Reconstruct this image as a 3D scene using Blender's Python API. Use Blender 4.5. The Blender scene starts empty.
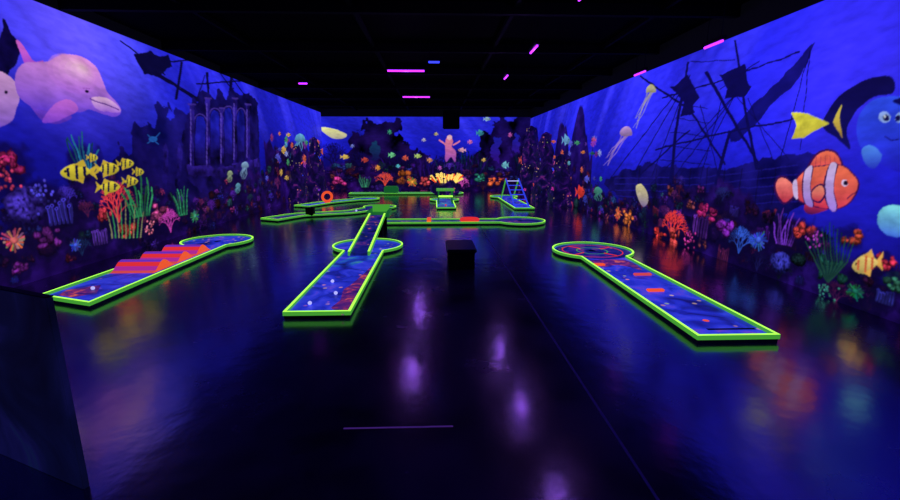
import bpy, bmesh, math, random
import numpy as np
from mathutils import Vector, Matrix, noise

random.seed(7)
bpy.context.scene.view_settings.view_transform='Standard'
# ------------------------------------------------------------------ survey of the room (metres)
CAM_H=1.6; PITCH=math.radians(11.93); YAW=math.radians(-1.95); FPX=440.0
XL,XR,YF,YN,CEIL=-5.28,4.54,21.5,-2.5,3.8
fwd0=np.array([-math.sin(YAW),math.cos(YAW),0]); rgt=np.array([math.cos(YAW),math.sin(YAW),0])
fwd=fwd0*math.cos(PITCH)+np.array([0,0,-math.sin(PITCH)]); up=fwd0*math.sin(PITCH)+np.array([0,0,math.cos(PITCH)])
def ray(u,v): return fwd+rgt*(u-450)/FPX-up*(v-250)/FPX

def s2l(c):
    c=np.array(c[:3],float)/255.0
    return np.where(c<=0.04045,c/12.92,((c+0.055)/1.055)**2.4)
def L(c,a=1.0):
    v=s2l(c); return (v[0],v[1],v[2],a)

# ------------------------------------------------------------------ materials
def mat(name,base,rough=0.5,emit=None,es=0.0,spec=0.5,metal=0.0):
    m=bpy.data.materials.new(name); m.use_nodes=True
    b=m.node_tree.nodes['Principled BSDF']
    b.inputs['Base Color'].default_value=L(base); b.inputs['Roughness'].default_value=rough
    b.inputs['Metallic'].default_value=metal; b.inputs['Specular IOR Level'].default_value=spec
    if emit is not None:
        b.inputs['Emission Color'].default_value=L(emit); b.inputs['Emission Strength'].default_value=es
    return m
def link(m,a,b): m.node_tree.links.new(a,b)

def mural_mat(name,es):
    m=mat(name,(0,0,0),0.65,spec=0.2); nt=m.node_tree; b=nt.nodes['Principled BSDF']
    a=nt.nodes.new('ShaderNodeVertexColor'); a.layer_name='paint'
    mx=nt.nodes.new('ShaderNodeMix'); mx.data_type='RGBA'; mx.blend_type='MULTIPLY'; mx.inputs[0].default_value=1
    mx.inputs[7].default_value=(0.35,0.35,0.35,1)
    link(m,a.outputs[0],mx.inputs[6]); link(m,mx.outputs[2],b.inputs['Base Color'])
    link(m,a.outputs[0],b.inputs['Emission Color']); b.inputs['Emission Strength'].default_value=es
    return m
M_MURAL=mural_mat('fluorescent_mural_paint',0.84)
M_BLACK=mat('matte_black',(6,5,9),0.8,spec=0.2)
M_CURB=mat('neon_curb',(120,200,60),0.5,(172,255,74),1.4)
M_CURB2=mat('neon_curb_side',(60,120,40),0.5,(84,190,62),0.6)
M_SKIRT=mat('lane_skirt',(14,10,40),0.5)
M_ORANGE=mat('neon_orange',(230,80,30),0.5,(255,90,40),0.8)
M_MAG=mat('neon_magenta',(160,30,120),0.5,(200,50,170),0.65)
M_PUR=mat('neon_purple',(90,30,160),0.5,(120,50,200),0.7)
M_HUMP=mat('neon_coral',(200,60,60),0.5,(235,80,80),0.7)
M_RED=mat('neon_red',(200,30,30),0.5,(240,50,50),0.8)
M_BLUE=mat('neon_blue',(30,50,220),0.5,(50,70,240),0.8)
M_GREEN=mat('neon_green',(20,90,50),0.5,(30,130,60),0.4)
M_YEL=mat('neon_yellow',(220,200,60),0.5,(245,215,110),0.95)
M_WHITE=mat('uv_white',(200,200,255),0.4,(190,190,255),0.9)
M_TUBE=mat('uv_tube',(60,10,90),0.4,(165,40,240),3.4)
M_TUBEB=mat('uv_tube_blue',(40,40,200),0.4,(50,60,255),2.0)
M_HOLE=mat('hole_black',(1,1,2),0.9,spec=0.0)

def deck_mat(name,ca,cb,cc,cd,scale,es=0.75,cells=0.0,cellcol=(220,110,90)):
    m=mat(name,(10,10,60),0.5); nt=m.node_tree; b=nt.nodes['Principled BSDF']
    tc=nt.nodes.new('ShaderNodeTexCoord')
    n=nt.nodes.new('ShaderNodeTexNoise'); n.inputs['Scale'].default_value=scale; n.inputs['Detail'].default_value=6; n.inputs['Distortion'].default_value=1.2
    r=nt.nodes.new('ShaderNodeValToRGB'); e=r.color_ramp.elements
    e[0].position=0.30; e[0].color=L(ca); e[1].position=0.72; e[1].color=L(cd)
    x=e.new(0.5); x.color=L(cb); x=e.new(0.61); x.color=L(cc)
    link(m,tc.outputs['Object'],n.inputs['Vector']); link(m,n.outputs[0],r.inputs[0])
    out=r.outputs[0]
    if cells>0:
        v=nt.nodes.new('ShaderNodeTexVoronoi'); v.inputs['Scale'].default_value=8
        r2=nt.nodes.new('ShaderNodeValToRGB'); r2.color_ramp.elements[0].position=.16; r2.color_ramp.elements[0].color=(1,1,1,1); r2.color_ramp.elements[1].position=.24; r2.color_ramp.elements[1].color=(0,0,0,1)
        n3=nt.nodes.new('ShaderNodeTexNoise'); n3.inputs['Scale'].default_value=1.7
        r3=nt.nodes.new('ShaderNodeValToRGB'); r3.color_ramp.elements[0].position=.5; r3.color_ramp.elements[1].position=.56
        mu=nt.nodes.new('ShaderNodeMath'); mu.operation='MULTIPLY'; mu2=nt.nodes.new('ShaderNodeMath'); mu2.operation='MULTIPLY'; mu2.inputs[1].default_value=cells
        hs=nt.nodes.new('ShaderNodeMix'); hs.data_type='RGBA'; hs.blend_type='MULTIPLY'; hs.inputs[0].default_value=.7; hs.inputs[6].default_value=L(cellcol)
        mx=nt.nodes.new('ShaderNodeMix'); mx.data_type='RGBA'
        link(m,tc.outputs['Object'],v.inputs['Vector']); link(m,tc.outputs['Object'],n3.inputs['Vector'])
        link(m,v.outputs['Distance'],r2.inputs[0]); link(m,n3.outputs[0],r3.inputs[0]); link(m,r2.outputs[0],mu.inputs[0]); link(m,r3.outputs[0],mu.inputs[1]); link(m,mu.outputs[0],mu2.inputs[0])
        link(m,v.outputs['Color'],hs.inputs[7]); link(m,mu2.outputs[0],mx.inputs[0]); link(m,out,mx.inputs[6]); link(m,hs.outputs[2],mx.inputs[7]); out=mx.outputs[2]
    link(m,out,b.inputs['Base Color']); link(m,out,b.inputs['Emission Color'])
    b.inputs['Emission Strength'].default_value=es
    return m
D_BLUE=deck_mat('deck_blue_sea',(16,16,104),(34,48,195),(54,64,220),(110,70,190),2.6,.82,.8,(255,190,160))
D_DARK=deck_mat('deck_reef',(10,12,60),(22,30,130),(80,40,130),(150,60,100),3.4,.75,.8,(255,160,110))
D_TEAL=deck_mat('deck_lagoon',(14,20,90),(30,60,190),(40,110,190),(90,160,120),2.6)
D_RED=deck_mat('deck_coral',(40,16,110),(90,34,120),(160,50,100),(230,110,80),7,.75)
M_ROCK=deck_mat('prop_rock_paint',(6,4,30),(16,8,62),(44,14,96),(120,40,120),2.6,.7,.8,(255,180,150))

# ------------------------------------------------------------------ mesh helpers
def obj_from_bm(name,bm,mats,parent=None,smooth=False):
    me=bpy.data.meshes.new(name); bm.normal_update(); bm.to_mesh(me); bm.free()
    for mm in (mats if isinstance(mats,list) else [mats]): me.materials.append(mm)
    if smooth:
        for p in me.polygons: p.use_smooth=True
    o=bpy.data.objects.new(name,me); bpy.context.collection.objects.link(o)
    if parent: o.parent=parent
    return o
def empty(name,loc=(0,0,0)):
    o=bpy.data.objects.new(name,None); o.location=loc; o.empty_display_size=0.1
    bpy.context.collection.objects.link(o); return o
def box(name,x0,x1,y0,y1,z0,z1,m,parent=None,bev=0.0):
    bm=bmesh.new(); bmesh.ops.create_cube(bm,size=1)
    for v in bm.verts:
        v.co=Vector(((x0+x1)/2+v.co.x*(x1-x0),(y0+y1)/2+v.co.y*(y1-y0),(z0+z1)/2+v.co.z*(z1-z0)))
    if bev>0: bmesh.ops.bevel(bm,geom=bm.edges[:],offset=bev,segments=3,affect='EDGES')
    return obj_from_bm(name,bm,m,parent)
def bar(name,p,q,r,m,parent=None,seg=12):
    p=Vector(p);q=Vector(q);d=q-p
    bm=bmesh.new(); bmesh.ops.create_cone(bm,cap_ends=True,segments=seg,radius1=r,radius2=r,depth=d.length)
    bm.transform(Matrix.Translation((p+q)/2)@d.to_track_quat('Z','Y').to_matrix().to_4x4())
    return obj_from_bm(name,bm,m,parent,True)
def torus(name,c,R,r,m,parent=None,rot=None,sz=1.0):
    bm=bmesh.new(); N,K=32,10
    vs=[[bm.verts.new(((R+r*math.cos(2*math.pi*k/K))*math.cos(2*math.pi*i/N),(R+r*math.cos(2*math.pi*k/K))*math.sin(2*math.pi*i/N),sz*r*math.sin(2*math.pi*k/K))) for k in range(K)] for i in range(N)]
    for i in range(N):
        for k in range(K): bm.faces.new((vs[i][k],vs[(i+1)%N][k],vs[(i+1)%N][(k+1)%K],vs[i][(k+1)%K]))
    mt=Matrix.Translation(c)
    if rot is not None: mt=mt@rot
    bm.transform(mt); return obj_from_bm(name,bm,m,parent,True)
def disc(name,c,r,z,m,parent=None,rin=0.0):
    bm=bmesh.new(); N=32
    o=[bm.verts.new((c[0]+r*math.cos(2*math.pi*i/N),c[1]+r*math.sin(2*math.pi*i/N),z)) for i in range(N)]
    if rin<=0: bm.faces.new(o)
    else:
        q=[bm.verts.new((c[0]+rin*math.cos(2*math.pi*i/N),c[1]+rin*math.sin(2*math.pi*i/N),z)) for i in range(N)]
        for i in range(N): bm.faces.new((o[i],o[(i+1)%N],q[(i+1)%N],q[i]))
    return obj_from_bm(name,bm,m,parent)
def flatpoly(name,pts,z,m,parent=None):
    bm=bmesh.new(); bm.faces.new([bm.verts.new((p[0],p[1],z)) for p in pts]); bmesh.ops.triangulate(bm,faces=bm.faces[:])
    return obj_from_bm(name,bm,m,parent)
def ball(name,c,r,m,parent=None):
    bm=bmesh.new(); bmesh.ops.create_icosphere(bm,subdivisions=3,radius=r); bm.transform(Matrix.Translation(c))
    return obj_from_bm(name,bm,m,parent,True)
def area(pts): return sum(pts[i][0]*pts[(i+1)%len(pts)][1]-pts[(i+1)%len(pts)][0]*pts[i][1] for i in range(len(pts)))/2
def inset(pts,d):
    n=len(pts); out=[]
    for i in range(n):
        a=Vector(pts[i-1]);b=Vector(pts[i]);c=Vector(pts[(i+1)%n])
        e1=(b-a).normalized(); e2=(c-b).normalized()
        n1=Vector((-e1.y,e1.x)); n2=Vector((-e2.y,e2.x)); nn=(n1+n2)
        nn.normalize(); k=max(0.5,nn.dot(n1)); q=b+nn*(d/k); out.append((q.x,q.y))
    return out
def ringwall(name,pts,w,z0,z1,mtop,mside,parent):
    inn=inset(pts,w); n=len(pts); bm=bmesh.new()
    O0=[bm.verts.new((p[0],p[1],z0)) for p in pts]; O1=[bm.verts.new((p[0],p[1],z1)) for p in pts]
    I0=[bm.verts.new((p[0],p[1],z0)) for p in inn]; I1=[bm.verts.new((p[0],p[1],z1)) for p in inn]
    for i in range(n):
        j=(i+1)%n
        f=bm.faces.new((O0[i],O0[j],O1[j],O1[i])); f.material_index=1
        f=bm.faces.new((O1[i],O1[j],I1[j],I1[i])); f.material_index=0
        f=bm.faces.new((I1[i],I1[j],I0[j],I0[i])); f.material_index=1
        f=bm.faces.new((I0[i],I0[j],O0[j],O0[i])); f.material_index=1
    return obj_from_bm(name,bm,[mtop,mside],parent)
DZ=0.045
def lane(outline,deck,zt=0.078):
    if area(outline)<0: outline=outline[::-1]
    e=empty('minigolf_lane')
    ringwall('skirt',inset(outline,0.01),0.03,0.0,0.035,M_SKIRT,M_SKIRT,e)
    ringwall('curb',outline,0.03,0.035,zt,M_CURB,M_CURB2,e)
    flatpoly('deck',inset(outline,0.026),DZ,deck,e)
    return e
def keyhole(x,y0,yc,w,r,skew=0.0):
    a=math.asin(w/2/r); pts=[(x-w/2,y0+skew),(x+w/2,y0)]
    N=36; s=-math.pi/2+a; t=3*math.pi/2-a
    for i in range(N+1):
        q=s+(t-s)*i/N; pts.append((x+r*math.cos(q),yc+r*math.sin(q)))
    return pts
def xform(pts,ang,c):
    return [(c[0]+p[0]*math.cos(ang)-p[1]*math.sin(ang),c[1]+p[0]*math.sin(ang)+p[1]*math.cos(ang)) for p in pts]
def cr(P,n=8,closed=False):
    P=[np.array(p,float) for p in P]; N=len(P); out=[]
    for i in range(N if closed else N-1):
        if closed: a,b,c,d=P[i-1],P[i],P[(i+1)%N],P[(i+2)%N]
        else: a,b,c,d=P[max(i-1,0)],P[i],P[i+1],P[min(i+2,N-1)]
        for k in range(n):
            t=k/n
            out.append(0.5*((2*b)+(-a+c)*t+(2*a-5*b+4*c-d)*t*t+(-a+3*b-3*c+d)*t**3))
    if not closed: out.append(P[-1])
    return out
def pathlane(P,w,r):
    C=cr(P,8); A=[];B=[]
    for i,p in enumerate(C):
        d=C[min(i+1,len(C)-1)]-C[max(i-1,0)]; d/=np.linalg.norm(d); n=np.array([-d[1],d[0]])
        A.append(p+n*w/2); B.append(p-n*w/2)
    c=C[-1]; L_=[p for p in A if np.linalg.norm(p-c)>r]; R_=[p for p in B if np.linalg.norm(p-c)>r]
    a0=math.atan2(*(R_[-1]-c)[::-1]); a1=math.atan2(*(L_[-1]-c)[::-1])
    while a1<a0: a1+=2*math.pi
    arc=[c+r*np.array([math.cos(a0+(a1-a0)*k/28),math.sin(a0+(a1-a0)*k/28)]) for k in range(29)]
    pts=R_[:-1]+arc+L_[:-1][::-1]
    return [(float(p[0]),float(p[1])) for p in pts]

# ------------------------------------------------------------------ mural painter
def vnoise(X,Z,s,seed):
    r=np.random.RandomState(seed); T=r.rand(64,64)
    x=X*s+1000; z=Z*s+1000; xi=np.floor(x).astype(int); zi=np.floor(z).astype(int); fx=x-xi; fz=z-zi
    fx=fx*fx*(3-2*fx); fz=fz*fz*(3-2*fz)
    g=lambda a,b:T[a%64,b%64]
    return (g(xi,zi)*(1-fx)+g(xi+1,zi)*fx)*(1-fz)+(g(xi,zi+1)*(1-fx)+g(xi+1,zi+1)*fx)*fz
def fbm(X,Z,s,seed,o=4):
    v=0;a=0.5;t=0
    for i in range(o): v=v+a*vnoise(X,Z,s*2**i,seed+i); t+=a; a*=0.5
    return v/t
class Canvas:
    def __init__(s,S,Z,tr):
        s.S=S; s.Z=Z; s.tr=tr; s.GS,s.GZ=np.meshgrid(S,Z); s.C=np.zeros(s.GS.shape+(3,))
    def sub(s,a0,a1,b0,b1):
        i0,i1=np.searchsorted(s.S,[a0,a1]); j0,j1=np.searchsorted(s.Z,[b0,b1])
        i0=max(i0-1,0); j0=max(j0-1,0); return slice(j0,j1+1),slice(i0,i1+1)
    def blend(s,sl,mask,col,alpha=1.0):
        if mask.any():
            m=(mask*alpha)[...,None]; s.C[sl]=s.C[sl]*(1-m)+col*m
    def fillm(s,P,c1,c2=None,noise=0.0,alpha=1.0,seed=3,ns=8,horiz=False,rough=0.0):
        P=np.array(P,float); a0,b0=P.min(0);a1,b1=P.max(0); sl=s.sub(a0-rough,a1+rough,b0-rough,b1+rough)
        X=s.GS[sl];Z=s.GZ[sl]
        if X.size==0: return
        if rough: Xq=X+rough*2*(fbm(X,Z,3,seed+50,4)-.5); Zq=Z+rough*2*(fbm(X,Z,3,seed+80,4)-.5)
        else: Xq,Zq=X,Z
        ins=np.zeros(X.shape,bool); n=len(P)
        for i in range(n):
            x0,z0=P[i];x1,z1=P[(i+1)%n]
            if z0==z1: continue
            c=((z0>Zq)!=(z1>Zq))&(Xq<(x1-x0)*(Zq-z0)/(z1-z0)+x0); ins^=c
        c1=s2l(c1); c2=c1 if c2 is None else s2l(c2)
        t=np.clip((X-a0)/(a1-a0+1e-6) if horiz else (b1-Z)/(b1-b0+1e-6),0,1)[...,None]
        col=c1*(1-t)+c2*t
        if noise: col=col*np.clip(1+noise*2.5*(fbm(X,Z,ns,seed,4)-0.5),0,3)[...,None]
        s.blend(sl,ins.astype(float),col,alpha)
    def linem(s,p,q,w0,w1,c,alpha=1.0):
        p=np.array(p,float);q=np.array(q,float); w=max(w0,w1)
        sl=s.sub(min(p[0],q[0])-w,max(p[0],q[0])+w,min(p[1],q[1])-w,max(p[1],q[1])+w)
        X=s.GS[sl];Z=s.GZ[sl]
        if X.size==0: return
        d=q-p; t=np.clip(((X-p[0])*d[0]+(Z-p[1])*d[1])/(d@d+1e-9),0,1)
        dist=np.hypot(X-p[0]-t*d[0],Z-p[1]-t*d[1]); s.blend(sl,(dist<(w0+(w1-w0)*t)).astype(float),s2l(c),alpha)
    def ellm(s,cx,cz,rx,rz,c,dark=0.75,noise=0.4,ns=14,seed=5,alpha=1.0,wob=0.0,soft=False):
        sl=s.sub(cx-rx*1.3,cx+rx*1.3,cz-rz*1.3,cz+rz*1.3); X=s.GS[sl];Z=s.GZ[sl]
        if X.size==0: return
        r2=((X-cx)/rx)**2+((Z-cz)/rz)**2
        if wob: r2=r2*(1+wob*(fbm(X,Z,5/max(rx,rz)*0.6,seed,2)-0.5)*2)
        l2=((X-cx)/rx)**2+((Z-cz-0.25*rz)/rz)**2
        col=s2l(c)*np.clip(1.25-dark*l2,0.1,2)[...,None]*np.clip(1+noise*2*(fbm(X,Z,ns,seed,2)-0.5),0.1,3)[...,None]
        s.blend(sl,np.clip((1-r2)*1.5,0,1) if soft else (r2<1).astype(float),col,alpha)
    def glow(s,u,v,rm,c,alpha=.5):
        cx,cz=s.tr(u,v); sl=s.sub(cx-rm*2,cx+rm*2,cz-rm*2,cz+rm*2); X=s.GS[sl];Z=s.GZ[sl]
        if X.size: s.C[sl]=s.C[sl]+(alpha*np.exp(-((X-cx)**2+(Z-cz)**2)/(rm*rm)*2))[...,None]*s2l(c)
    # reference-measured shapes (u,v) -> wall metres
    def T(s,P): return [s.tr(u,v) for u,v in P]
    def poly(s,P,c1,c2=None,smooth=True,**k):
        if smooth: P=cr(P,6,True)
        s.fillm(s.T(P),c1,c2,**k)
    def ell(s,u,v,ru,rv,c1,c2=None,ang=0,**k):
        P=[]
        for i in range(20):
            a=2*math.pi*i/20; x=ru*math.cos(a); y=rv*math.sin(a)
            P.append((u+x*math.cos(ang)-y*math.sin(ang),v+x*math.sin(ang)+y*math.cos(ang)))
        s.fillm(s.T(P),c1,c2,**k)
    def line(s,P,w,c,w2=None,alpha=1.0):
        w2=w if w2 is None else w2; n=len(P)-1
        for i in range(n):
            (u0,v0),(u1,v1)=P[i],P[i+1]; a=w+(w2-w)*i/n; b=w+(w2-w)*(i+1)/n
            d=math.hypot(u1-u0,v1-v0)+1e-6; nx=-(v1-v0)/d; ny=(u1-u0)/d
            s.fillm(s.T([(u0+nx*a/2,v0+ny*a/2),(u1+nx*b/2,v1+ny*b/2),(u1-nx*b/2,v1-ny*b/2),(u0-nx*a/2,v0-ny*a/2)]),c,alpha=alpha)
    def fish(s,u,v,l,h,d,c,cs=None,ct=None,ang=0.0):
        ct=ct or c; tg=math.tan(ang)
        R=lambda P:[(u+d*x*l,v+y*h+x*l*tg) for x,y in P]
        s.fillm(s.T(R([(-0.25,0),(-0.55,-0.42),(-0.46,0),(-0.55,0.42)])),ct)
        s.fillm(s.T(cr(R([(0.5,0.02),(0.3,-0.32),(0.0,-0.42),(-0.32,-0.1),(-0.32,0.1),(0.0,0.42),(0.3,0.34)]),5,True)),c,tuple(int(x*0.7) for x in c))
        s.fillm(s.T(R([(0.15,-0.36),(-0.15,-0.62),(-0.25,-0.2)])),ct)
        s.fillm(s.T(R([(0.1,0.36),(-0.15,0.6),(-0.2,0.2)])),ct)
        if cs:
            for x in (0.25,0.0,-0.22):
                s.fillm(s.T(R([(x,-0.38+abs(x)*.5),(x+0.08,-0.36+abs(x)*.5),(x+0.06,0.36-abs(x)*.5),(x-0.02,0.38-abs(x)*.5)])),cs)
        s.ell(*R([(0.36,-0.06)])[0],max(0.5,l*0.035),max(0.6,l*0.045),(10,5,30))
    def jelly(s,u,v,r,h,lean,c,a=.6):
        for k in range(5):
            x0=u+(k-2)*r*0.35
            P=[(x0+lean*t*(.7+.15*k)+math.sin(t*6+k)*r*0.25,v+t*h*(.7+.3*math.sin(k*2.1)**2)) for t in np.linspace(0,1,10)]
            s.line(P,1.5,tuple(int(x*.85) for x in c),0.4,alpha=a)
        s.poly([(u-r,v+1),(u-r*0.8,v-r*0.8),(u,v-r*1.3),(u+r*0.8,v-r*0.8),(u+r,v+1),(u,v+r*0.35)],c,tuple(int(x*0.6) for x in c),alpha=.9)

PAL=[(170,50,160),(130,40,200),(80,60,220),(50,60,200),(220,60,60),(235,110,60),(40,120,160),(50,140,90),(110,60,220),(200,70,170),(60,90,210),(200,60,110),(100,40,170)]
def branch(cv,p,ang,l,w,c,dep):
    q=(p[0]+math.cos(ang)*l,p[1]+math.sin(ang)*l); cv.linem(p,q,w,w*0.75,c)
    if dep>0:
        for da in (-0.45,0.45) if random.random()<0.7 else (-0.5,0.05,0.5):
            branch(cv,q,ang+da+random.uniform(-.15,.15),l*random.uniform(.65,.85),w*0.72,c,dep-1)
def coral(cv,x,z,sz,kind=None,c=None):
    k=kind or random.choice(['lump','lump','fan','tube','flower','weed','lump','brain','lump','fan','polyp'])
    if c is None:
        c=random.choice(PAL); f=random.choice([.2,.3,.4,.5,.65,.85]); c=tuple(int((a*.7+b*.3)*f) for a,b in zip(c,(60,30,190)))
    dk=tuple(int(a*0.3) for a in c); sd=random.randint(0,999)
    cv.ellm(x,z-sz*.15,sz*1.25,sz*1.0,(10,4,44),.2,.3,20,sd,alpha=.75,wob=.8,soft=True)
    if k=='lump':
        for _ in range(12):
            g=random.uniform(.5,1.15)
            cv.ellm(x+random.uniform(-.7,.7)*sz,z+random.uniform(-.4,.45)*sz,sz*random.uniform(.1,.34),sz*random.uniform(.1,.3),tuple(min(255,int(a*g)) for a in c),1.1,1.0,45,sd,wob=0.8)
    elif k=='polyp':
        for _ in range(26):
            g=random.uniform(.5,1.25)
            cv.ellm(x+random.gauss(0,.4)*sz,z+random.gauss(0,.3)*sz,sz*.09,sz*.09,tuple(min(255,int(a*g)) for a in c),.9,.3,40,sd)
    elif k=='brain':
        cv.ellm(x,z,sz*.9,sz*.7,c,1.05,1.5,22/sz*.4,sd,wob=.35)
    elif k=='fan':
        for a in (1.1,1.57,2.0): branch(cv,(x,z-sz*.4),a,sz*.45,sz*.055,c,5)
    elif k=='tube':
        for i in range(6):
            xx=x+(i-2.5)*sz*.24; h=sz*random.uniform(.5,1.2)
            cv.linem((xx,z-sz*.4),(xx+random.uniform(-.1,.1)*sz,z+h*.6),sz*.08,sz*.12,tuple(int(a*.6) for a in c))
            cv.linem((xx-sz*.03,z-sz*.3),(xx-sz*.03,z+h*.55),sz*.02,sz*.03,c)
            cv.ellm(xx,z+h*.6,sz*.12,sz*.07,tuple(min(255,int(a*1.2)) for a in c),0.2,0.1)
            cv.ellm(xx,z+h*.6,sz*.07,sz*.04,dk,0.2,0)
    elif k=='flower':
        for i in range(30):
            a=2*math.pi*i/30+random.uniform(-.15,.15); r=random.uniform(.35,.62)
            cv.linem((x,z),(x+math.cos(a)*sz*r,z+math.sin(a)*sz*r*.85),sz*.03,sz*.04,tuple(min(255,int(v*random.uniform(.45,1.15))) for v in c))
        cv.ellm(x,z,sz*.2,sz*.16,c,0.8,.6)
    elif k=='weed':
        for i in range(9):
            xx=x+(i-4)*sz*.11; h=sz*random.uniform(.8,1.7); ph=random.random()*6; g=random.uniform(.4,1.1)
            P=[(xx+math.sin(ph+t*5)*sz*.1*t+(i-4)*sz*.1*t,z-sz*.4+t*h) for t in np.linspace(0,1,8)]
            for a,b in zip(P[:-1],P[1:]): cv.linem(a,b,sz*.045,sz*.03,tuple(min(255,int(v*g)) for v in c))
def reef(cv,a,b,top,n,seed,s0=.12,s1=.3):
    random.seed(seed)
    items=[(random.uniform(a,b),random.random()) for _ in range(n)]
    items.sort(key=lambda t:-t[1])
    for x,q in items: coral(cv,x,q*top(x),random.uniform(s0,s1)*(1.1-0.3*q))
def sea(cv,top,mid,low,ztop,seed):
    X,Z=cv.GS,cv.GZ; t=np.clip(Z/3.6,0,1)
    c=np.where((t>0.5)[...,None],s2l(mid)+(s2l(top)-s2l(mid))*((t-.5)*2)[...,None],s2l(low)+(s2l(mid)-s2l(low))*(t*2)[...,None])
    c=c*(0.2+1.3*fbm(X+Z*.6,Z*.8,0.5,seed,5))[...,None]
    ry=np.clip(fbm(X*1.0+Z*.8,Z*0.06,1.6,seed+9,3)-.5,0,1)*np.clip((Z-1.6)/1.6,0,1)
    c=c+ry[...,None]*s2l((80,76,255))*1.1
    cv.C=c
def rocks(cv,topf,c,seed,alpha=.95):
    X,Z=cv.GS,cv.GZ
    h=topf(X)+0.8*(fbm(X,X*0,1.7,seed,5)-.5)
    m=np.clip((h-Z)/.08,0,1)*alpha
    n=(0.2+2.4*fbm(X,Z,3.0,seed+3,5)**2.4)[...,None]
    cv.C=cv.C*(1-m[...,None])+s2l(c)*n*m[...,None]
def finish(cv,ztop,name,to3d,flip,warp=.016):
    X,Z=cv.GS,cv.GZ
    # gentle hand-painted wobble of edges (bilinear) + brush texture
    Xw=X+warp*2*(fbm(X,Z,5,401,2)-.5); Zw=Z+warp*2*(fbm(X,Z,5,433,2)-.5)
    fi=np.interp(Xw.ravel(),cv.S,np.arange(len(cv.S))).reshape(X.shape); fj=np.interp(Zw.ravel(),cv.Z,np.arange(len(cv.Z))).reshape(X.shape)
    i=np.clip(fi.astype(int),0,len(cv.S)-2); j=np.clip(fj.astype(int),0,len(cv.Z)-2); a=(fi-i)[...,None]; b=(fj-j)[...,None]
    C=cv.C; C=(C[j,i]*(1-a)+C[j,i+1]*a)*(1-b)+(C[j+1,i]*(1-a)+C[j+1,i+1]*a)*b
    Q=np.pad(C,((1,1),(1,1),(0,0)),'edge'); C=.5*C+.125*(Q[:-2,1:-1]+Q[2:,1:-1]+Q[1:-1,:-2]+Q[1:-1,2:])
    C=C*(0.7+0.6*fbm(X*.8+Z*.5,Z*2,7,77,5))[...,None]
    C[cv.GZ>ztop]=s2l((3,3,8))
    nz,ns=cv.GS.shape
    co=to3d(cv.GS.ravel(),cv.GZ.ravel()).astype(np.float32)
    idx=np.arange(nz*ns).reshape(nz,ns)
    q=np.stack([idx[:-1,:-1],idx[:-1,1:],idx[1:,1:],idx[1:,:-1]],-1).reshape(-1,4)
    if flip: q=q[:,::-1]
    me=bpy.data.meshes.new(name); me.vertices.add(nz*ns); me.vertices.foreach_set('co',co.ravel())
    me.loops.add(q.size); me.loops.foreach_set('vertex_index',q.ravel().astype(np.int32))
    me.polygons.add(len(q)); me.polygons.foreach_set('loop_start',np.arange(0,q.size,4,dtype=np.int32))
    me.update(calc_edges=True)
    ca=me.color_attributes.new('paint','FLOAT_COLOR','POINT')
    rgba=np.ones((nz*ns,4),np.float32); rgba[:,:3]=np.clip(C.reshape(-1,3),0,1.2); ca.data.foreach_set('color',rgba.ravel())
    me.materials.append(M_MURAL); me.validate()
    o=bpy.data.objects.new(name,me); bpy.context.collection.objects.link(o); return o
def spacing(a,b,X):
    s=[a]
    while s[-1]<b:
        D=abs(s[-1]) if s[-1]>0 else 3
        s.append(s[-1]+min(0.03,max(0.008,0.5*D*D/(FPX*X))))
    s[-1]=b; return np.array(s)

def tr_side(X): 
    def f(u,v):
        d=ray(u,v); t=X/d[0]; return (t*d[1],CAM_H+t*d[2])
    return f
def tr_far(u,v):
    d=ray(u,v); t=YF/d[1]; return (t*d[0],CAM_H+t*d[2])

SMALL=[(225,180,90),(220,100,70),(200,80,160),(100,180,210),(150,160,230),(70,160,110),(230,130,60),(150,60,200),(90,90,220)]
DIM=[(90,50,170),(60,60,190),(140,50,120),(60,110,150),(110,40,150),(40,90,90)]
# ---- left wall
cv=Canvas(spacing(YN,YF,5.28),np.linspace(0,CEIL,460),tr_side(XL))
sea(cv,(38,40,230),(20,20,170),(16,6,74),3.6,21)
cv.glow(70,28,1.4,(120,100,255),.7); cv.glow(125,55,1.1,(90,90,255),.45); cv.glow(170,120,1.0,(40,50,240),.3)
cv.poly([(112,158),(126,140),(136,116),(150,124),(158,104),(168,112),(186,118),(200,150),(215,195),(160,215),(100,205)],(18,12,84),(20,8,64),noise=1.3,ns=2,alpha=.88,rough=.35)
NV=(10,8,56); ND=(8,6,42)
cv.poly([(0,18),(10,28),(18,45),(14,66),(0,72)],(12,6,60),noise=.6,rough=.1)
cv.poly([(133,53),(150,50),(158,57),(168,55),(171,68),(160,78),(143,72)],NV,smooth=False,rough=.08)
cv.line([(150,70),(180,88),(216,112)],3.5,NV); cv.line([(165,62),(196,60),(220,66)],1.6,NV); cv.line([(176,100),(182,62)],2.5,NV)
cv.line([(232,72),(228,120)],3,NV);cv.line([(207,72),(210,120)],2.5,NV); cv.line([(120,40),(165,75)],1.5,NV);cv.line([(196,84),(250,80)],1.5,NV)
cv.line([(218,70),(240,100)],1,NV);cv.line([(232,78),(256,110)],1,NV);cv.line([(205,75),(190,120)],1,NV)
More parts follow.
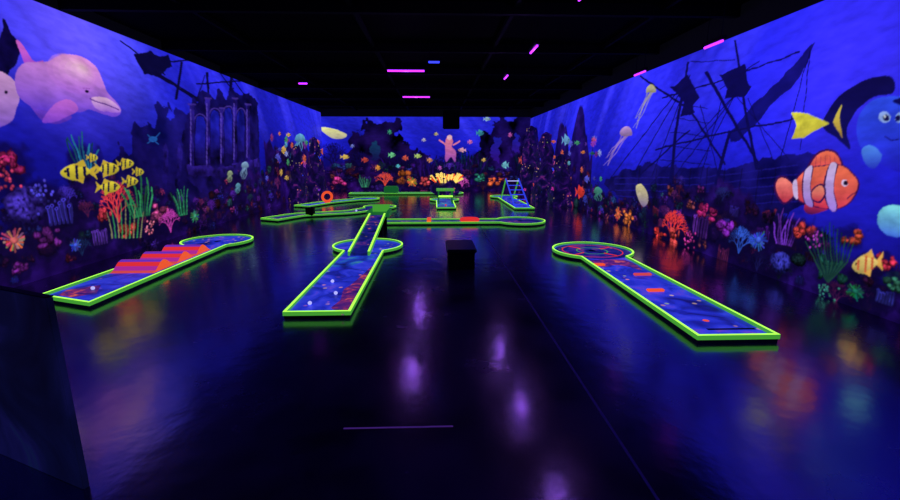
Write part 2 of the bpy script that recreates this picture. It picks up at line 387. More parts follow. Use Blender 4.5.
# sunken ruin: broken tower with pillars and arches
cv.poly([(180,150),(186,118),(192,100),(199,104),(204,92),(212,98),(218,90),(226,98),(234,88),(242,98),(250,94),(258,104),(260,176),(240,194),(208,194),(186,178)],(14,10,78),(18,8,74),noise=1.2,ns=3,smooth=False,rough=.2)
for (u0,u1,vt,vb) in [(194,207,112,158),(209,221,106,156),(223,234,104,154),(236,246,106,152)]:
    m=(u0+u1)/2; w=(u1-u0)/2
    cv.poly([(u0+1.5,vb),(u0+1.5,vt+12),(m-w*.5,vt+5),(m,vt+3),(m+w*.5,vt+5),(u1-1.5,vt+12),(u1-1.5,vb)],(22,26,160),(24,14,96),smooth=False,noise=1.0,ns=3,rough=.06)
    cv.line([(m+w*math.cos(a)*1.0,vt+11-9*math.sin(a)) for a in np.linspace(0.2,math.pi-.4,9)],1.2,(86,60,180),alpha=.5)
for (u,vt,vb,w) in [(192,104,172,5),(208,98,170,4.4),(222,108,168,4),(235,98,164,4),(248,104,162,4)]:
    cv.poly([(u-w/2,vb),(u-w/2*.8,(vt+vb)/2),(u-w/2,vt),(u+w/2,vt+2),(u+w/2*.8,(vt+vb)/2),(u+w/2,vb)],(40,26,130),(26,12,96),smooth=False,noise=1.2,ns=4,rough=.05)
    cv.line([(u-w*.25,vb-4),(u-w*.25,vt+5)],.9,(106,80,210),alpha=.6); cv.line([(u-w*.8,vt),(u+w*.8,vt+.6)],1.8,(72,50,160),alpha=.7); cv.line([(u-w*.8,vb),(u+w*.8,vb)],2,(50,30,140),alpha=.8)
cv.poly([(186,164),(222,168),(258,158),(260,166),(222,178),(188,174)],(44,26,130),(18,8,70),smooth=False,noise=.9,rough=.08)
for u in (166,178): cv.poly([(u-2.5,190),(u-2,150),(u+1,142),(u+3,150),(u+2.5,190)],(34,22,120),(18,8,80),smooth=False,noise=1,rough=.08)
rocks(cv,lambda X:0.9+0.3*np.sin(X*1.1)+np.where((X>14.2)&(X<18.6),1.3,0)+np.where(X>18.6,.7,0)+np.where(X<5,.15,0),(36,12,96),31)
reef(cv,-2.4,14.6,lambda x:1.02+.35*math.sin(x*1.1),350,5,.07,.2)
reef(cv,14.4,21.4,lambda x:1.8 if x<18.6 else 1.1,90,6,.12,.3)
P=cv.tr
def at(u,v,sz,k,c): x,z=P(u,v); random.seed(int(u*7+v)); coral(cv,x,z,sz,k,c)
at(85,160,.35,'weed',(40,130,170)); at(14,240,.28,'flower',(250,120,120)); at(8,160,.3,'lump',(190,40,110)); at(28,205,.36,'brain',(70,50,180)); at(4,180,.25,'polyp',(200,60,100)); at(42,192,.28,'polyp',(80,70,220))
at(60,215,.3,'tube',(60,50,180)); at(48,240,.25,'lump',(120,40,150)); at(118,212,.42,'fan',(230,60,70)); at(140,205,.5,'weed',(50,150,90)); at(128,232,.3,'lump',(220,70,70))
at(160,212,.38,'lump',(210,80,150)); at(182,208,.35,'weed',(50,150,100)); at(100,238,.22,'tube',(90,50,170)); at(170,226,.3,'fan',(190,60,170)); at(195,216,.3,'flower',(60,140,110)); at(75,245,.2,'flower',(60,80,200)); at(105,216,.2,'lump',(220,60,80)); at(150,228,.25,'polyp',(240,120,150))
for i in range(9): cv.line([(112+i*3.6,238),(110+i*4.0,222),(107+i*4.6,200+abs(i-4)*3)],1.3,(50,140,80) if i%2 else (130,130,90),.5)
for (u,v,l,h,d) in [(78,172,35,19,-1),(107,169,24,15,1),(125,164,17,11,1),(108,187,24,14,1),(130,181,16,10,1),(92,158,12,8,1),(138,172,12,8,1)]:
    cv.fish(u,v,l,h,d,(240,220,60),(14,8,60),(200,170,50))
# dolphins
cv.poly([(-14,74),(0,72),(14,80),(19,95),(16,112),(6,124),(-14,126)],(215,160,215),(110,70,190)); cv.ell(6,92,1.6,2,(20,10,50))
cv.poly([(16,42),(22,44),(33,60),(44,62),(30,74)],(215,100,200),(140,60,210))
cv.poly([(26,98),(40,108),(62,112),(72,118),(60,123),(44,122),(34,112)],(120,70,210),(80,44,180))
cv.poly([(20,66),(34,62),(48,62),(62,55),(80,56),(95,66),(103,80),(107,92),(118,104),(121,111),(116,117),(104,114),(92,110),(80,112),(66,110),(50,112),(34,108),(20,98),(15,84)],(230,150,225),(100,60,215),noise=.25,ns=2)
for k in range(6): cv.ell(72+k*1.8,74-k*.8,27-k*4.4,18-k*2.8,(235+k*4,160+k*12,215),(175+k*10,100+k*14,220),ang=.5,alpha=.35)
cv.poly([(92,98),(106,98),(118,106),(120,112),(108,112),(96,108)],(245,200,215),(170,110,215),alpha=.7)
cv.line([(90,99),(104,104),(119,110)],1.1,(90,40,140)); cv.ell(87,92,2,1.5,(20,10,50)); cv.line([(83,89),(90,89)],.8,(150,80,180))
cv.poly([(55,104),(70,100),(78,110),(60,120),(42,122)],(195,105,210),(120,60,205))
cv.ell(153,139,4.5,3,(30,90,170)); cv.line([(147,134),(159,145)],1.1,(30,80,160)); cv.line([(160,133),(147,144)],1.1,(30,80,160))
cv.jelly(245,166,3.6,14,-2,(150,190,230)); cv.jelly(230,174,2.6,9,-1,(170,190,150)); cv.jelly(238,186,2.4,8,-1,(110,180,210))
random.seed(3)
for i in range(38):
    u=random.uniform(266,324); v=157+(random.uniform(-28,30))*(1.0-(u-268)/110)
    cv.fish(u,v,random.uniform(2.5,5.5),random.uniform(3,8),random.choice([1,-1]),random.choice(SMALL+SMALL+DIM))
cv.jelly(300,140,5,14,-3,(110,190,230))
finish(cv,3.62,'wall_left',lambda a,z:np.stack([np.full_like(a,XL),a,z],-1),False)

# ---- right wall
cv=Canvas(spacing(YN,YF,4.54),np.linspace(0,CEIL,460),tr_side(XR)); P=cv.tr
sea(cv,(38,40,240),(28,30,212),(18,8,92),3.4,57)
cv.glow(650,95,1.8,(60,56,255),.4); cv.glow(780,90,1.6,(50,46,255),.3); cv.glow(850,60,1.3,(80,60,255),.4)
NV=(11,9,80)
cv.poly([(604,185),(614,174),(630,170),(650,160),(672,168),(700,164),(722,170),(745,164),(770,160),(795,148),(815,152),(812,200),(760,222),(690,216),(630,205)],(16,12,92),(14,8,62),noise=1.2,ns=3,alpha=.92,smooth=False,rough=.14)
for k in range(5): cv.line([(615,178+k*6),(700,178+k*7),(798,165+k*9)],1.0,(34,28,150),alpha=.6)
for k in range(9): cv.line([(640+k*17,168),(636+k*17,205)],1.2,(8,6,40),alpha=.6)
cv.line([(668,205),(676,130),(688,62)],3.6,NV,2); cv.line([(757,170),(745,110),(735,40)],3.6,NV,2); cv.line([(712,200),(730,130)],3,NV)
cv.poly([(670,86),(680,82),(688,76),(694,88),(699,98),(692,104),(696,112),(680,116),(684,102)],NV,smooth=False,rough=.06); cv.poly([(719,74),(730,72),(744,66),(748,80),(752,88),(744,97),(724,98),(727,88)],NV,smooth=False,rough=.06)
cv.poly([(812,42),(808,58),(798,78),(782,96),(762,116),(738,138),(730,140),(728,132),(745,112),(770,88),(792,66)],NV,smooth=False,noise=.3,rough=.08,alpha=.9)
cv.line([(706,72),(730,115),(762,170)],4,NV,2.5); cv.line([(640,76),(690,110),(725,165)],2.2,NV)
cv.line([(662,98),(716,82),(800,52)],1.6,NV);cv.line([(655,150),(735,130),(800,118)],1.8,NV); cv.line([(690,130),(640,175)],1.5,NV)
for (a,b) in [((735,95),(650,185)),((735,95),(668,185)),((735,95),(688,188)),((735,95),(790,160)),((690,75),(612,176)),((690,75),(632,176)),((690,75),(652,176)),((810,50),(780,160)),((810,50),(800,150)),((690,62),(735,60)),((722,98),(700,180)),((748,98),(775,165)),((720,90),(760,60)),((700,105),(720,180))]:
    cv.line([a,b],0.9,NV)
for k in range(5): cv.line([(660+k*5,160-k*14),(712-k*1,165-k*14)],.8,NV)
rocks(cv,lambda X:0.78+0.26*np.sin(X*.9+1)+np.where(X>12.8,0.6+1.5*np.abs(np.sin((X-13)*1.5)),0)+np.where(X<7,.15,0),(32,12,92),71)
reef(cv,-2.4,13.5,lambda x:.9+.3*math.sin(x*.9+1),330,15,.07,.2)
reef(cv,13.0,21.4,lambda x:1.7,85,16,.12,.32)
at(672,232,.42,'fan',(240,60,60)); at(660,236,.3,'lump',(230,60,60)); at(674,238,.3,'lump',(240,80,80)); at(628,219,.36,'lump',(230,120,60)); at(618,214,.36,'flower',(230,110,70)); at(700,228,.32,'tube',(110,50,180)); at(706,216,.3,'lump',(190,40,120)); at(690,240,.25,'polyp',(210,60,160))
at(758,240,.3,'flower',(60,90,210)); at(740,246,.25,'fan',(50,90,210)); at(724,232,.3,'lump',(130,40,180)); at(785,236,.28,'weed',(110,50,190)); at(803,232,.2,'lump',(190,60,60)); at(780,262,.2,'brain',(50,50,160)); at(815,240,.18,'polyp',(170,60,190))
at(832,268,.25,'lump',(30,90,80)); at(850,236,.16,'lump',(210,80,60)); at(885,262,.12,'lump',(210,50,80)); at(855,292,.18,'flower',(30,110,90)); at(885,298,.13,'tube',(50,50,160)); at(898,285,.15,'lump',(50,110,90)); at(825,292,.16,'polyp',(60,140,130))
for i in range(13): cv.line([(828,282),(816+i*2.6,262),(806+i*4,222+abs(i-6)*3.2)],2.0,(14,44,50) if i%2 else (28,66,56),.8)
cv.jelly(651,91,5,40,-16,(225,215,130),.45); cv.jelly(626,134,6,34,-20,(215,170,225),.45); cv.poly([(636,187),(641,184),(647,192),(648,202),(643,207),(638,198)],(225,215,150),(120,100,150))
# blue tang (close, cropped body turned to the viewer)
cv.poly([(822,126),(830,108),(842,94),(860,83),(880,76),(893,78),(894,92),(874,98),(862,106),(852,118),(846,132),(850,150),(838,140)],(8,6,40),(14,12,84),alpha=.95)
cv.poly([(856,134),(860,114),(873,101),(900,95),(940,98),(945,165),(905,172),(880,164),(864,150)],(52,84,255),(34,28,205),noise=.3,ns=2)
cv.poly([(893,100),(912,96),(940,100),(940,108),(905,106)],(12,10,90))
cv.ell(884,117,6,5.4,(150,180,245)); cv.ell(885.5,117.6,3.3,3.4,(16,10,80)); cv.ell(884.2,116.2,1.1,1.1,(230,240,255)); cv.ell(899,117,4.6,5,(140,170,240)); cv.ell(897.6,117.6,2.8,3.3,(16,10,80))
cv.line([(884,137),(891,141),(900,139)],1.2,(20,14,120))
cv.poly([(862,150),(872,146),(882,156),(876,168),(866,164)],(80,140,240),(40,50,200))
cv.poly([(791,113),(808,114),(829,124),(814,131),(804,138),(791,139),(796,126)],(240,235,70),(190,175,60),smooth=False,noise=.3,ns=12); cv.poly([(833,122),(842,104),(840,120),(842,138),(837,130)],(225,205,80),(180,140,60),smooth=False)
# clownfish
BK=(60,14,80); OR=(255,120,84); OD=(205,50,80); WH=(215,190,235)
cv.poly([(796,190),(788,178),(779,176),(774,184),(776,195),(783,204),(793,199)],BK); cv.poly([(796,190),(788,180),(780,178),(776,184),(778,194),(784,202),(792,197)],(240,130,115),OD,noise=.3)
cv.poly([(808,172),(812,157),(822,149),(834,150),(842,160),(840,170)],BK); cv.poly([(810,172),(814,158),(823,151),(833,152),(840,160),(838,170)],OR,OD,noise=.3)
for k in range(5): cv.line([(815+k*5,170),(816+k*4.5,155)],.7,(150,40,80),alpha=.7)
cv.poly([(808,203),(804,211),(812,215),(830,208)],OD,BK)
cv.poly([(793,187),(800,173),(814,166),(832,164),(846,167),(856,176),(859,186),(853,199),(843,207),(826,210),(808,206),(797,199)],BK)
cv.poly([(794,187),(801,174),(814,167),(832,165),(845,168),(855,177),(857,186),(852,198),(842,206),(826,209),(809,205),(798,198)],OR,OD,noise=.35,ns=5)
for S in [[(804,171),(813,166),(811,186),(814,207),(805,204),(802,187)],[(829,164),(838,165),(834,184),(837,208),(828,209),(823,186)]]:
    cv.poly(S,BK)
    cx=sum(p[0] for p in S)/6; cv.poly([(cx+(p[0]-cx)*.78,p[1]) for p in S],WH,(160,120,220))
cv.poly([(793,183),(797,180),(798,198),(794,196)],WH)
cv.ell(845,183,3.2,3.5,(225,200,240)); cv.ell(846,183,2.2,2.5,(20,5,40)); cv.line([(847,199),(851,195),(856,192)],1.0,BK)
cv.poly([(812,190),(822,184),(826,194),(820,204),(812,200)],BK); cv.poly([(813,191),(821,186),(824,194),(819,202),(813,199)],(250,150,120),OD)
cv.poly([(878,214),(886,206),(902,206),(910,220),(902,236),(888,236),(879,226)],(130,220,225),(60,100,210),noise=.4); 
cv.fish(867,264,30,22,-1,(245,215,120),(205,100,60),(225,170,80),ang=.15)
random.seed(9)
for i in range(40):
    u=random.uniform(528,602); v=157+(random.uniform(-30,34))*(1.0-(610-u)/130)
    cv.fish(u,v,random.uniform(2.5,6),random.uniform(3,7),random.choice([1,-1]),random.choice(SMALL+SMALL+DIM))
cv.fish(539,154,9,15,-1,(180,160,220)); cv.fish(580,192,9,12,1,(230,60,50)); cv.jelly(598,192,4,10,0,(80,170,150)); cv.fish(566,140,8,10,1,(110,170,220))
finish(cv,3.38,'wall_right',lambda a,z:np.stack([np.full_like(a,XR),a,z],-1),True)

# ---- far wall
cv=Canvas(np.linspace(XL,XR,520),np.linspace(0,CEIL,230),tr_far); P=cv.tr
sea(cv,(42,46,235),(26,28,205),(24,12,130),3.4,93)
cv.poly([(336,192),(342,164),(350,152),(354,134),(362,130),(366,120),(378,124),(386,117),(396,122),(402,138),(412,146),(424,160),(432,192)],(12,6,54),(34,10,84),noise=1.5,ns=1.6,smooth=False,rough=.5)
cv.poly([(460,192),(468,160),(478,150),(482,134),(492,126),(498,116),(512,118),(520,113),(534,114),(534,192)],(12,6,62),(32,10,88),noise=1.5,ns=1.6,smooth=False,rough=.5)
cv.ell(497,150,5,13,(26,30,160),(50,16,130),rough=.3); cv.ell(516,146,4,11,(26,30,160),(50,16,130),rough=.3); cv.ell(375,150,5,9,(20,60,100),(20,20,80),rough=.3)
rocks(cv,lambda X:0.8+.25*np.sin(X*2),(52,16,116),44)
random.seed(77)
for _ in range(26):
    x=random.uniform(XL+.3,XR-.3); coral(cv,x,random.uniform(.5,1.5),random.uniform(.4,.75),random.choice(['fan','weed','fan']),random.choice([(14,8,70),(20,8,80),(40,14,110),(12,40,70)]))
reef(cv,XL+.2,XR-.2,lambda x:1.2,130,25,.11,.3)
cv.poly([(320,128),(330,128),(340,131),(347,135),(341,139),(330,137)],(240,240,150),(180,170,150)); 
for (u,v,l,h,d,c) in [(345,157,10,5,1,(240,200,90)),(392,155,8,6,1,(120,220,150)),(405,158,7,6,-1,(220,90,70)),(418,156,8,5,1,(190,220,120)),(462,150,9,5,-1,(240,170,190)),(480,133,9,7,1,(60,150,170)),(487,119,8,5,1,(160,200,220)),(430,160,7,5,1,(230,150,100)),(470,142,6,5,1,(230,120,200)),(365,160,8,6,1,(200,70,60)),(505,165,8,8,-1,(120,200,220)),(522,160,7,8,1,(220,80,80)),(390,132,5,5,1,(60,160,120)),(424,140,5,4,1,(200,190,220)),(436,134,5,4,-1,(220,200,120)),(510,135,5,5,-1,(200,90,180)),(378,168,6,6,1,(235,150,60)),(398,166,5,4,-1,(90,200,220)),(440,168,5,5,1,(200,90,200)),(484,160,5,4,1,(230,190,90)),(352,146,5,4,-1,(130,140,230))]:
    cv.fish(u,v,l*.85,h*.85,d,c)
cv.poly([(446,139),(450,137),(453,141),(452,147),(456,152),(455,162),(451,157),(446,162),(445,150)],(235,130,150),(150,70,180)); cv.ell(449.5,137.5,2.5,2.6,(245,190,200)); cv.line([(446,145),(439,140)],1.4,(235,130,160)); cv.line([(453,145),(460,141)],1.4,(235,130,160))
at(405,178,.5,'lump',(250,120,50)); at(385,182,.4,'fan',(240,80,60)); at(412,182,.45,'flower',(240,160,60)); at(480,178,.4,'lump',(60,170,150)); at(495,182,.4,'lump',(240,100,60)); at(340,182,.4,'lump',(220,60,150)); at(462,184,.3,'fan',(220,80,190)); at(425,182,.35,'lump',(230,80,90)); at(365,184,.35,'weed',(60,150,110))
finish(cv,3.45,'wall_far',lambda a,z:np.stack([a,np.full_like(a,YF),z],-1),False)

# ------------------------------------------------------------------ room shell
box('wall_near',XL,XR,YN-.1,YN,0,CEIL,M_BLACK)
cm=mat('ceiling_black',(2,2,3),0.95,spec=.03)
box('ceiling',XL-.1,XR+.1,YN-.1,YF+.1,CEIL,CEIL+.1,cm)
fm=mat('floor_polished',(10,8,26),0.2,spec=.9); nt=fm.node_tree; b=nt.nodes['Principled BSDF']
tc=nt.nodes.new('ShaderNodeTexCoord'); n1=nt.nodes.new('ShaderNodeTexNoise'); n1.inputs['Scale'].default_value=0.9; n1.inputs['Detail'].default_value=7; n1.inputs['Roughness'].default_value=.65
mr=nt.nodes.new('ShaderNodeMapRange'); mr.inputs['From Min'].default_value=.3; mr.inputs['From Max'].default_value=.7; mr.inputs['To Min'].default_value=.14; mr.inputs['To Max'].default_value=.32
link(fm,tc.outputs['Object'],n1.inputs['Vector']); link(fm,n1.outputs[0],mr.inputs[0]); link(fm,mr.outputs[0],b.inputs['Roughness'])
r=nt.nodes.new('ShaderNodeValToRGB'); r.color_ramp.elements[0].position=.35; r.color_ramp.elements[0].color=L((18,13,38)); r.color_ramp.elements[1].position=.7; r.color_ramp.elements[1].color=L((58,42,96))
link(fm,n1.outputs[0],r.inputs[0]); link(fm,r.outputs[0],b.inputs['Base Color'])
n2=nt.nodes.new('ShaderNodeTexNoise'); n2.inputs['Scale'].default_value=4; n2.inputs['Detail'].default_value=5
bp=nt.nodes.new('ShaderNodeBump'); bp.inputs['Strength'].default_value=.16; bp.inputs['Distance'].default_value=.02
link(fm,tc.outputs['Object'],n2.inputs['Vector']); link(fm,n2.outputs[0],bp.inputs['Height']); link(fm,bp.outputs[0],b.inputs['Normal'])
b.inputs['Coat Weight'].default_value=1.0; b.inputs['Coat Roughness'].default_value=.15; b.inputs['Coat IOR'].default_value=1.65
link(fm,bp.outputs[0],b.inputs['Coat Normal'])
box('floor',XL-.1,XR+.1,YN-.1,YF+.1,-.1,0,fm)
box('floor_joint',1.045,1.06,YN,YF-1,0,.002,mat('joint_strip',(90,80,140),.4))
box('floor_tube_reflection',-.56,.1,2.385,2.397,0,.002,mat('reflection_violet',(90,50,140),.4,(90,50,150),.35))  # ceiling tube's sharp reflection, painted in as a thin glowing strip
bmats=mat('beam_dark',(5,5,8),.9,spec=.1)
e=empty('ceiling_truss')
for i,y in enumerate([2.2,4.6,7,9.4,11.8,14.2,16.6,19]):
    box(f'beam_{i}',XL,XR,y-.05,y+.05,CEIL-.16,CEIL-.001,bmats,e)
for i,x in enumerate([-3.6,-1.2,1.2,3.4]):
    box(f'rail_{i}',x-.03,x+.03,YN,YF-.01,CEIL-.08,CEIL-.001,bmats,e)
TUBES=[((-.55,9.17,3.25),'x',.72),((-.52,13.4,3.3),'x',.78),((1.66,7.8,3.35),'y',.5),((1.61,10.4,3.35),'y',.45),((1.76,5.6,3.46),'y',.35),((4.06,6.74,3.2),'y',.42),((4.02,9.0,3.2),'y',.45),((-3.1,11.1,3.3),'x',.2),((0.0,8.6,3.3),'b',.2),((-1.9,3.6,3.4),'y',.5),((-3.8,4.0,3.4),'y',.5),((1.7,3.2,3.4),'y',.5),((.4,2.6,3.4),'x',.7)]
for c,d,l in TUBES:
    e=empty('uv_tube_light',c)
    dx,dy=(l/2,0) if d in'xb' else (0,l/2)
    t=bar('tube',(-dx,-dy,0),(dx,dy,0),.018,M_TUBEB if d=='b' else M_TUBE,e)
    box('housing',-dx-.03,dx+.03,-dy-.03,dy+.03,.022,.07,M_BLACK,e)
    for k in (-.8,.8): bar('hanger',(dx*k,dy*k,.07),(dx*k,dy*k,CEIL-c[2]),.006,M_BLACK,e,6)
    if abs(c[0])<2.2 and d!='b' and l>.34:
        ld=bpy.data.lights.new('lamp','POINT'); ld.energy=7; ld.color=(.36,.14,1.0); ld.shadow_soft_size=.06
        lo=bpy.data.objects.new('lamp',ld); bpy.context.collection.objects.link(lo); lo.parent=e; lo.location=(0,0,-.08)

# ------------------------------------------------------------------ lanes
# A : wave lane along the left wall
e=lane(keyhole(-4.1,4.62,8.3,.78,.62,.3),D_BLUE)
bm=bmesh.new(); N=96; rows=[]
for i in range(N+1):
    t=i/N; y=5.95+1.6*t; z=DZ+.005+.13*math.sin(math.pi*3*t)**2
    rows.append([bm.verts.new((x,y,zz)) for x,zz in ((-4.44,DZ),(-4.44,z),(-3.86,z),(-3.86,DZ))])
seq=[1,0,4,3,0,1,3,0]
for i in range(N):
    for k in range(3):
        f=bm.faces.new((rows[i][k],rows[i][k+1],rows[i+1][k+1],rows[i+1][k])); f.material_index=2 if k!=1 else seq[(i//4)%8]
obj_from_bm('wave_humps',bm,[M_MAG,M_HUMP,M_ORANGE,M_PUR,M_RED],e,False)
ball('golf_ball',(-4.1,5.2,DZ+.0215),.0215,M_WHITE,e); disc('cup',(-4.1,8.3),.06,DZ+.004,M_HOLE,e)
flatpoly('painted_shells',[(-4.35,5.0),(-4.1,4.9),(-3.95,5.05),(-4.15,5.4),(-4.4,5.2)],DZ+.002,D_RED,e)
# B : ramp lane
e=lane(keyhole(-1.2,4.25,7.75,.68,.62),D_BLUE)
flatpoly('coral_stripe',cr([(-1.0,4.35),(-.91,4.35),(-.91,6.2),(-.98,5.8),(-1.05,5.3),(-1.1,5.1),(-1.06,4.7),(-1.1,4.45)],4,True),DZ+.002,D_RED,e)
flatpoly('reef_patch',cr([(-1.5,6.3),(-1.3,6.2),(-1.1,6.5),(-.95,6.9),(-1.3,6.9)],4,True),DZ+.002,D_TEAL,e)
for i,(x,y) in enumerate([(-1.35,4.55),(-1.15,4.9),(-1.3,5.4)]): ball(f'golf_ball_{i}',(x,y,DZ+.0235),.0215,M_WHITE,e)
def ramp(e,x,w,y0,z0,y1,z1,deck,curb):
    bm=bmesh.new(); a=x-w/2; b_=x+w/2
    v=[bm.verts.new(p) for p in ((a,y0,z0),(b_,y0,z0),(b_,y1,z1),(a,y1,z1),(a,y0,z0-.03),(b_,y0,z0-.03),(b_,y1,z1-.03),(a,y1,z1-.03))]
    for f in ((0,1,2,3),(7,6,5,4),(0,4,5,1),(1,5,6,2),(2,6,7,3),(3,7,4,0)): bm.faces.new([v[i] for i in f])
    obj_from_bm('ramp_deck',bm,deck,e)
    for i,s in enumerate((-1,1)):
        bm=bmesh.new(); xa=x+s*w/2; xb=xa+s*.035
        v=[bm.verts.new(p) for p in ((xa,y0,z0-.03),(xb,y0,z0-.03),(xb,y1,z1-.03),(xa,y1,z1-.03),(xa,y0,z0+.04),(xb,y0,z0+.04),(xb,y1,z1+.04),(xa,y1,z1+.04))]
        for k,f in enumerate(((3,2,1,0),(4,5,6,7),(0,1,5,4),(1,2,6,5),(2,3,7,6),(3,0,4,7))):
            g=bm.faces.new([v[i2] for i2 in f]); g.material_index=0 if k==1 else 1
        obj_from_bm(f'ramp_rail_{i}',bm,curb,e)
ramp(e,-1.22,.28,6.9,.09,9.3,.4,D_DARK,[M_CURB,M_CURB2])
box('ramp_support',-1.34,-1.1,9.1,9.28,0,.34,M_BLACK,e); box('ramp_landing',-1.4,-1.02,9.3,9.9,.36,.4,M_GREEN,e)
for i,x in enumerate((-1.44,-1.02)): box(f'landing_side_{i}',x,x+.04,9.3,9.94,.34,.48,M_GREEN,e)
box('landing_back',-1.4,-1.02,9.9,9.94,.34,.56,M_CURB2,e); box('landing_leg',-1.34,-1.08,9.7,9.85,0,.36,M_BLACK,e)
# C : crosswise lane
k=keyhole(0,0,3.55,.62,.62); e=lane(xform(k,-math.pi/2,(-1.45,10.75)),D_DARK)
torus('ring_obstacle',(.85,10.75,.09),.2,.045,M_RED,e); box('block',-.2,-.1,10.5,11.0,DZ,.12,M_ORANGE,e); disc('cup',(2.1,10.75),.06,DZ+.004,M_HOLE,e)
# D : right lane
e=lane(keyhole(2.65,3.52,7.2,.74,.66),D_BLUE)
disc('green_dark',(2.65,7.2),.61,DZ+.001,D_DARK,e)
disc('target_ring',(2.65,7.2),.5,DZ+.003,M_RED,e,.48); disc('target_ring_b',(2.65,7.2),.26,DZ+.003,M_CURB2,e,.24); disc('cup',(2.65,7.2),.06,DZ+.004,M_HOLE,e)
for i,a in enumerate((.6,2.2,3.8,5.3)):
    bar(f'spoke_{i}',(2.65+.24*math.cos(a),7.2+.24*math.sin(a),DZ+.004),(2.65+.48*math.cos(a),7.2+.48*math.sin(a),DZ+.004),.008,M_RED,e,6)
flatpoly('painted_coral',cr([(2.35,6.5),(2.92,6.5),(2.9,5.9),(2.7,6.2),(2.4,6.1)],4,True),DZ+.002,D_RED,e)
box('brick_obstacle',2.5,2.7,4.88,4.94,DZ,.075,M_ORANGE,e,.008); box('brick_obstacle_b',2.32,2.48,6.15,6.23,DZ,.075,M_ORANGE,e,.008)
box('brick_obstacle_c',2.66,2.9,5.6,5.65,DZ,.075,M_HUMP,e,.008); disc('tee_mark',(2.62,3.95),.03,DZ+.003,M_ORANGE,e); box('tee_strip',2.5,2.95,3.72,3.75,DZ,DZ+.003,M_BLACK,e)
# E : S-shaped lane
e=lane(pathlane([(-4.2,11.2),(-3.7,12.1),(-3.05,12.4),(-2.35,12.8),(-1.75,14.0)],.6,.52),D_DARK)
box('block_black',-3.5,-3.3,11.95,12.2,DZ,.26,M_BLACK,e,.02); ball('golf_ball',(-2.3,12.9,DZ+.03),.03,M_WHITE,e)
# F : loop lane
e=lane(pathlane([(-4.3,14.3),(-3.8,15.4),(-3.2,16.2),(-2.6,16.8)],.6,.5),D_BLUE)
torus('loop',(-3.75,15.5,.25),.16,.045,M_ORANGE,e,Matrix.Rotation(math.radians(75),4,'X')); box('loop_foot',-3.83,-3.67,15.42,15.58,DZ,.09,M_RED,e)
# G : far lane
e=lane(xform(keyhole(0,0,4.4,.6,.55),-math.pi/2,(-3.7,19.4)),D_TEAL)
box('tunnel',-2.2,-1.6,19.12,19.68,DZ,.36,M_GREEN,e,.05); bar('flag_pole',(.7,19.4,DZ),(.7,19.4,.6),.012,M_WHITE,e)
# H : centre tower lane
e=lane(keyhole(.35,13.6,16.4,.62,.55),D_TEAL)
for i,(x,y) in enumerate(((.1,14.9),(.56,14.9),(.1,15.5),(.56,15.5))): box(f'post_{i}',x,x+.05,y,y+.05,DZ,.48,M_GREEN,e)
box('tower_top',.05,.66,14.85,15.6,.48,.53,M_CURB2,e); box('tower_cross',.12,.6,14.88,14.93,.28,.33,M_CURB,e); ball('golf_ball',(.35,14.3,DZ+.03),.03,M_RED,e)
# I : A-frame lane
e=lane(keyhole(2.75,13.4,17.6,.62,.55),D_BLUE)
for i,x in enumerate((2.5,2.95)):
    bar(f'frame_front_{i}',(x,13.7,.06),(x,15.6,.85),.025,M_BLUE,e); bar(f'frame_back_{i}',(x,16.6,.06),(x,15.6,.85),.025,M_CURB2,e)
for i in range(6):
    t=(i+.5)/6; bar(f'rung_{i}',(2.5,13.7+1.9*t,.06+.79*t),(2.95,13.7+1.9*t,.06+.79*t),.015,M_WHITE if i==5 else M_BLUE,e)

# ------------------------------------------------------------------ bench
e=empty('bench'); MB=mat('bench_vinyl',(14,12,22),.35)
box('seat',.16,.6,6.15,6.95,.24,.3,MB,e,.02); box('base',.19,.57,6.18,6.92,0,.24,M_BLACK,e,.008)
# ------------------------------------------------------------------ sculpted rock outcrops with coral along the far ends of the side walls
def outcrop(cx,cy,r,h,seed):
    rd=random.Random(seed); e=empty('rock_outcrop_with_coral',(cx,cy,0))
    bm=bmesh.new(); NR,NA=26,28; rings=[]
    for i in range(NR+1):
        t=i/NR; ring=[]
        for k in range(NA):
            a=2*math.pi*k/NA
            p=Vector((math.cos(a),math.sin(a),t*h*1.6+seed))
            rr=r*(1.15-.75*t**1.3)*(1+.45*noise.noise(p*1.7)+.2*noise.noise(p*4.5))*(1 if i<NR else .15)
            x=rr*math.cos(a); lim=.9*min(XR-cx,cx-XL)
            ring.append(bm.verts.new((max(-lim,min(lim,x)),rr*math.sin(a)*1.3,t*h)))
        rings.append(ring)
    for i in range(NR):
        for k in range(NA): bm.faces.new((rings[i][k],rings[i][(k+1)%NA],rings[i+1][(k+1)%NA],rings[i+1][k]))
    bm.faces.new(rings[-1]); obj_from_bm('rock',bm,M_ROCK,e,True)
    for j in range(9):
        a=rd.uniform(0,6.28); t=rd.uniform(.02,.7); s=-1 if cx>0 else 1
        base=Vector((s*r*(1.0-.6*t)*abs(math.cos(a))*.8,r*1.1*(1-.6*t)*math.sin(a),t*h)); m=rd.choice([M_MAG,M_ORANGE,M_PUR,M_HUMP,M_GREEN,M_BLUE])
        for q in range(5):
            d=Vector((s*rd.uniform(0,.12),rd.uniform(-.13,.13),rd.uniform(.06,.16)))
            bar(f'coral_{j}_{q}',base,base+d,.018,m,e,8)
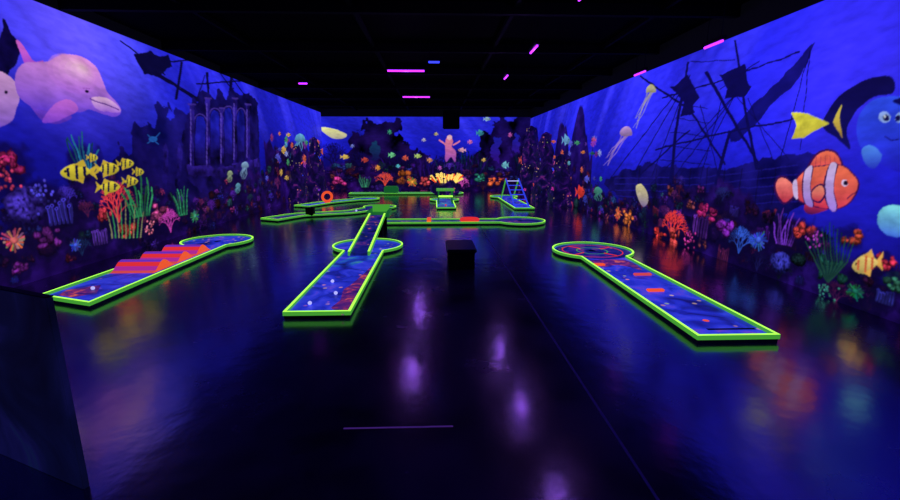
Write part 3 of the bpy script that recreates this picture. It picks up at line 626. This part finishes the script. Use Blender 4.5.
for i,(x,y,r,h) in enumerate([(4.15,14.6,.34,1.7),(4.1,16.6,.4,2.5),(4.1,19.2,.42,2.9),(-4.92,16.2,.3,2.0),(-4.9,18.6,.34,2.4)]): outcrop(x,y,r,h,i*3+1)
# ------------------------------------------------------------------ coral prop
e=empty('glowing_anemone_prop',(.45,18.2,0)); random.seed(4)
bm=bmesh.new(); bmesh.ops.create_icosphere(bm,subdivisions=3,radius=.5)
for v in bm.verts:
    v.co*=1+.25*math.sin(v.co.x*9)*math.cos(v.co.y*8+v.co.z*7); v.co.z=max(0,v.co.z*.8+.34); v.co.x*=1.1
obj_from_bm('rock',bm,M_ROCK,e,True)
for i in range(70):
    a=random.uniform(0,6.28); r_=random.uniform(0,.46)
    p=Vector((r_*math.cos(a),r_*math.sin(a)*.8,.58)); q=p+Vector((math.cos(a)*.3*r_*2,math.sin(a)*.2*r_,random.uniform(.14,.38)))
    bar(f'tentacle_{i}',p,q,.028,M_YEL if i%3 else M_ORANGE,e,8); ball(f'tip_{i}',q,.04,M_YEL,e) if i%2 else None
e=empty('hanging_speaker'); box('cabinet',.35,1.05,19.0,19.3,2.75,3.5,M_BLACK,e,.03); bar('bracket',(.7,19.15,3.45),(.7,19.15,CEIL-.02),.03,M_BLACK,e)
# low free-standing screen beside the viewer
pm=deck_mat('partition_dark',(4,5,22),(8,11,44),(16,16,66),(12,36,60),1.6,.7)
e=empty('low_partition',(-1.735,1.93,0)); e.rotation_euler=(0,0,-math.radians(23.5))
box('panel',-1.7,0,0,.03,0,.985,pm,e,.004); box('cap',-1.7,0,-.002,.032,.985,.99,M_BLACK,e,.001)

# ------------------------------------------------------------------ world, camera
w=bpy.data.worlds.new('world'); bpy.context.scene.world=w; w.use_nodes=True; w.node_tree.nodes['Background'].inputs[0].default_value=(.002,.002,.01,1)
cd=bpy.data.cameras.new('camera'); cd.sensor_width=36; cd.lens=FPX*36/900; cd.clip_start=.05
co=bpy.data.objects.new('camera',cd); bpy.context.collection.objects.link(co)
co.location=(0,0,CAM_H); co.rotation_euler=(math.pi/2-PITCH,0,YAW); bpy.context.scene.camera=co
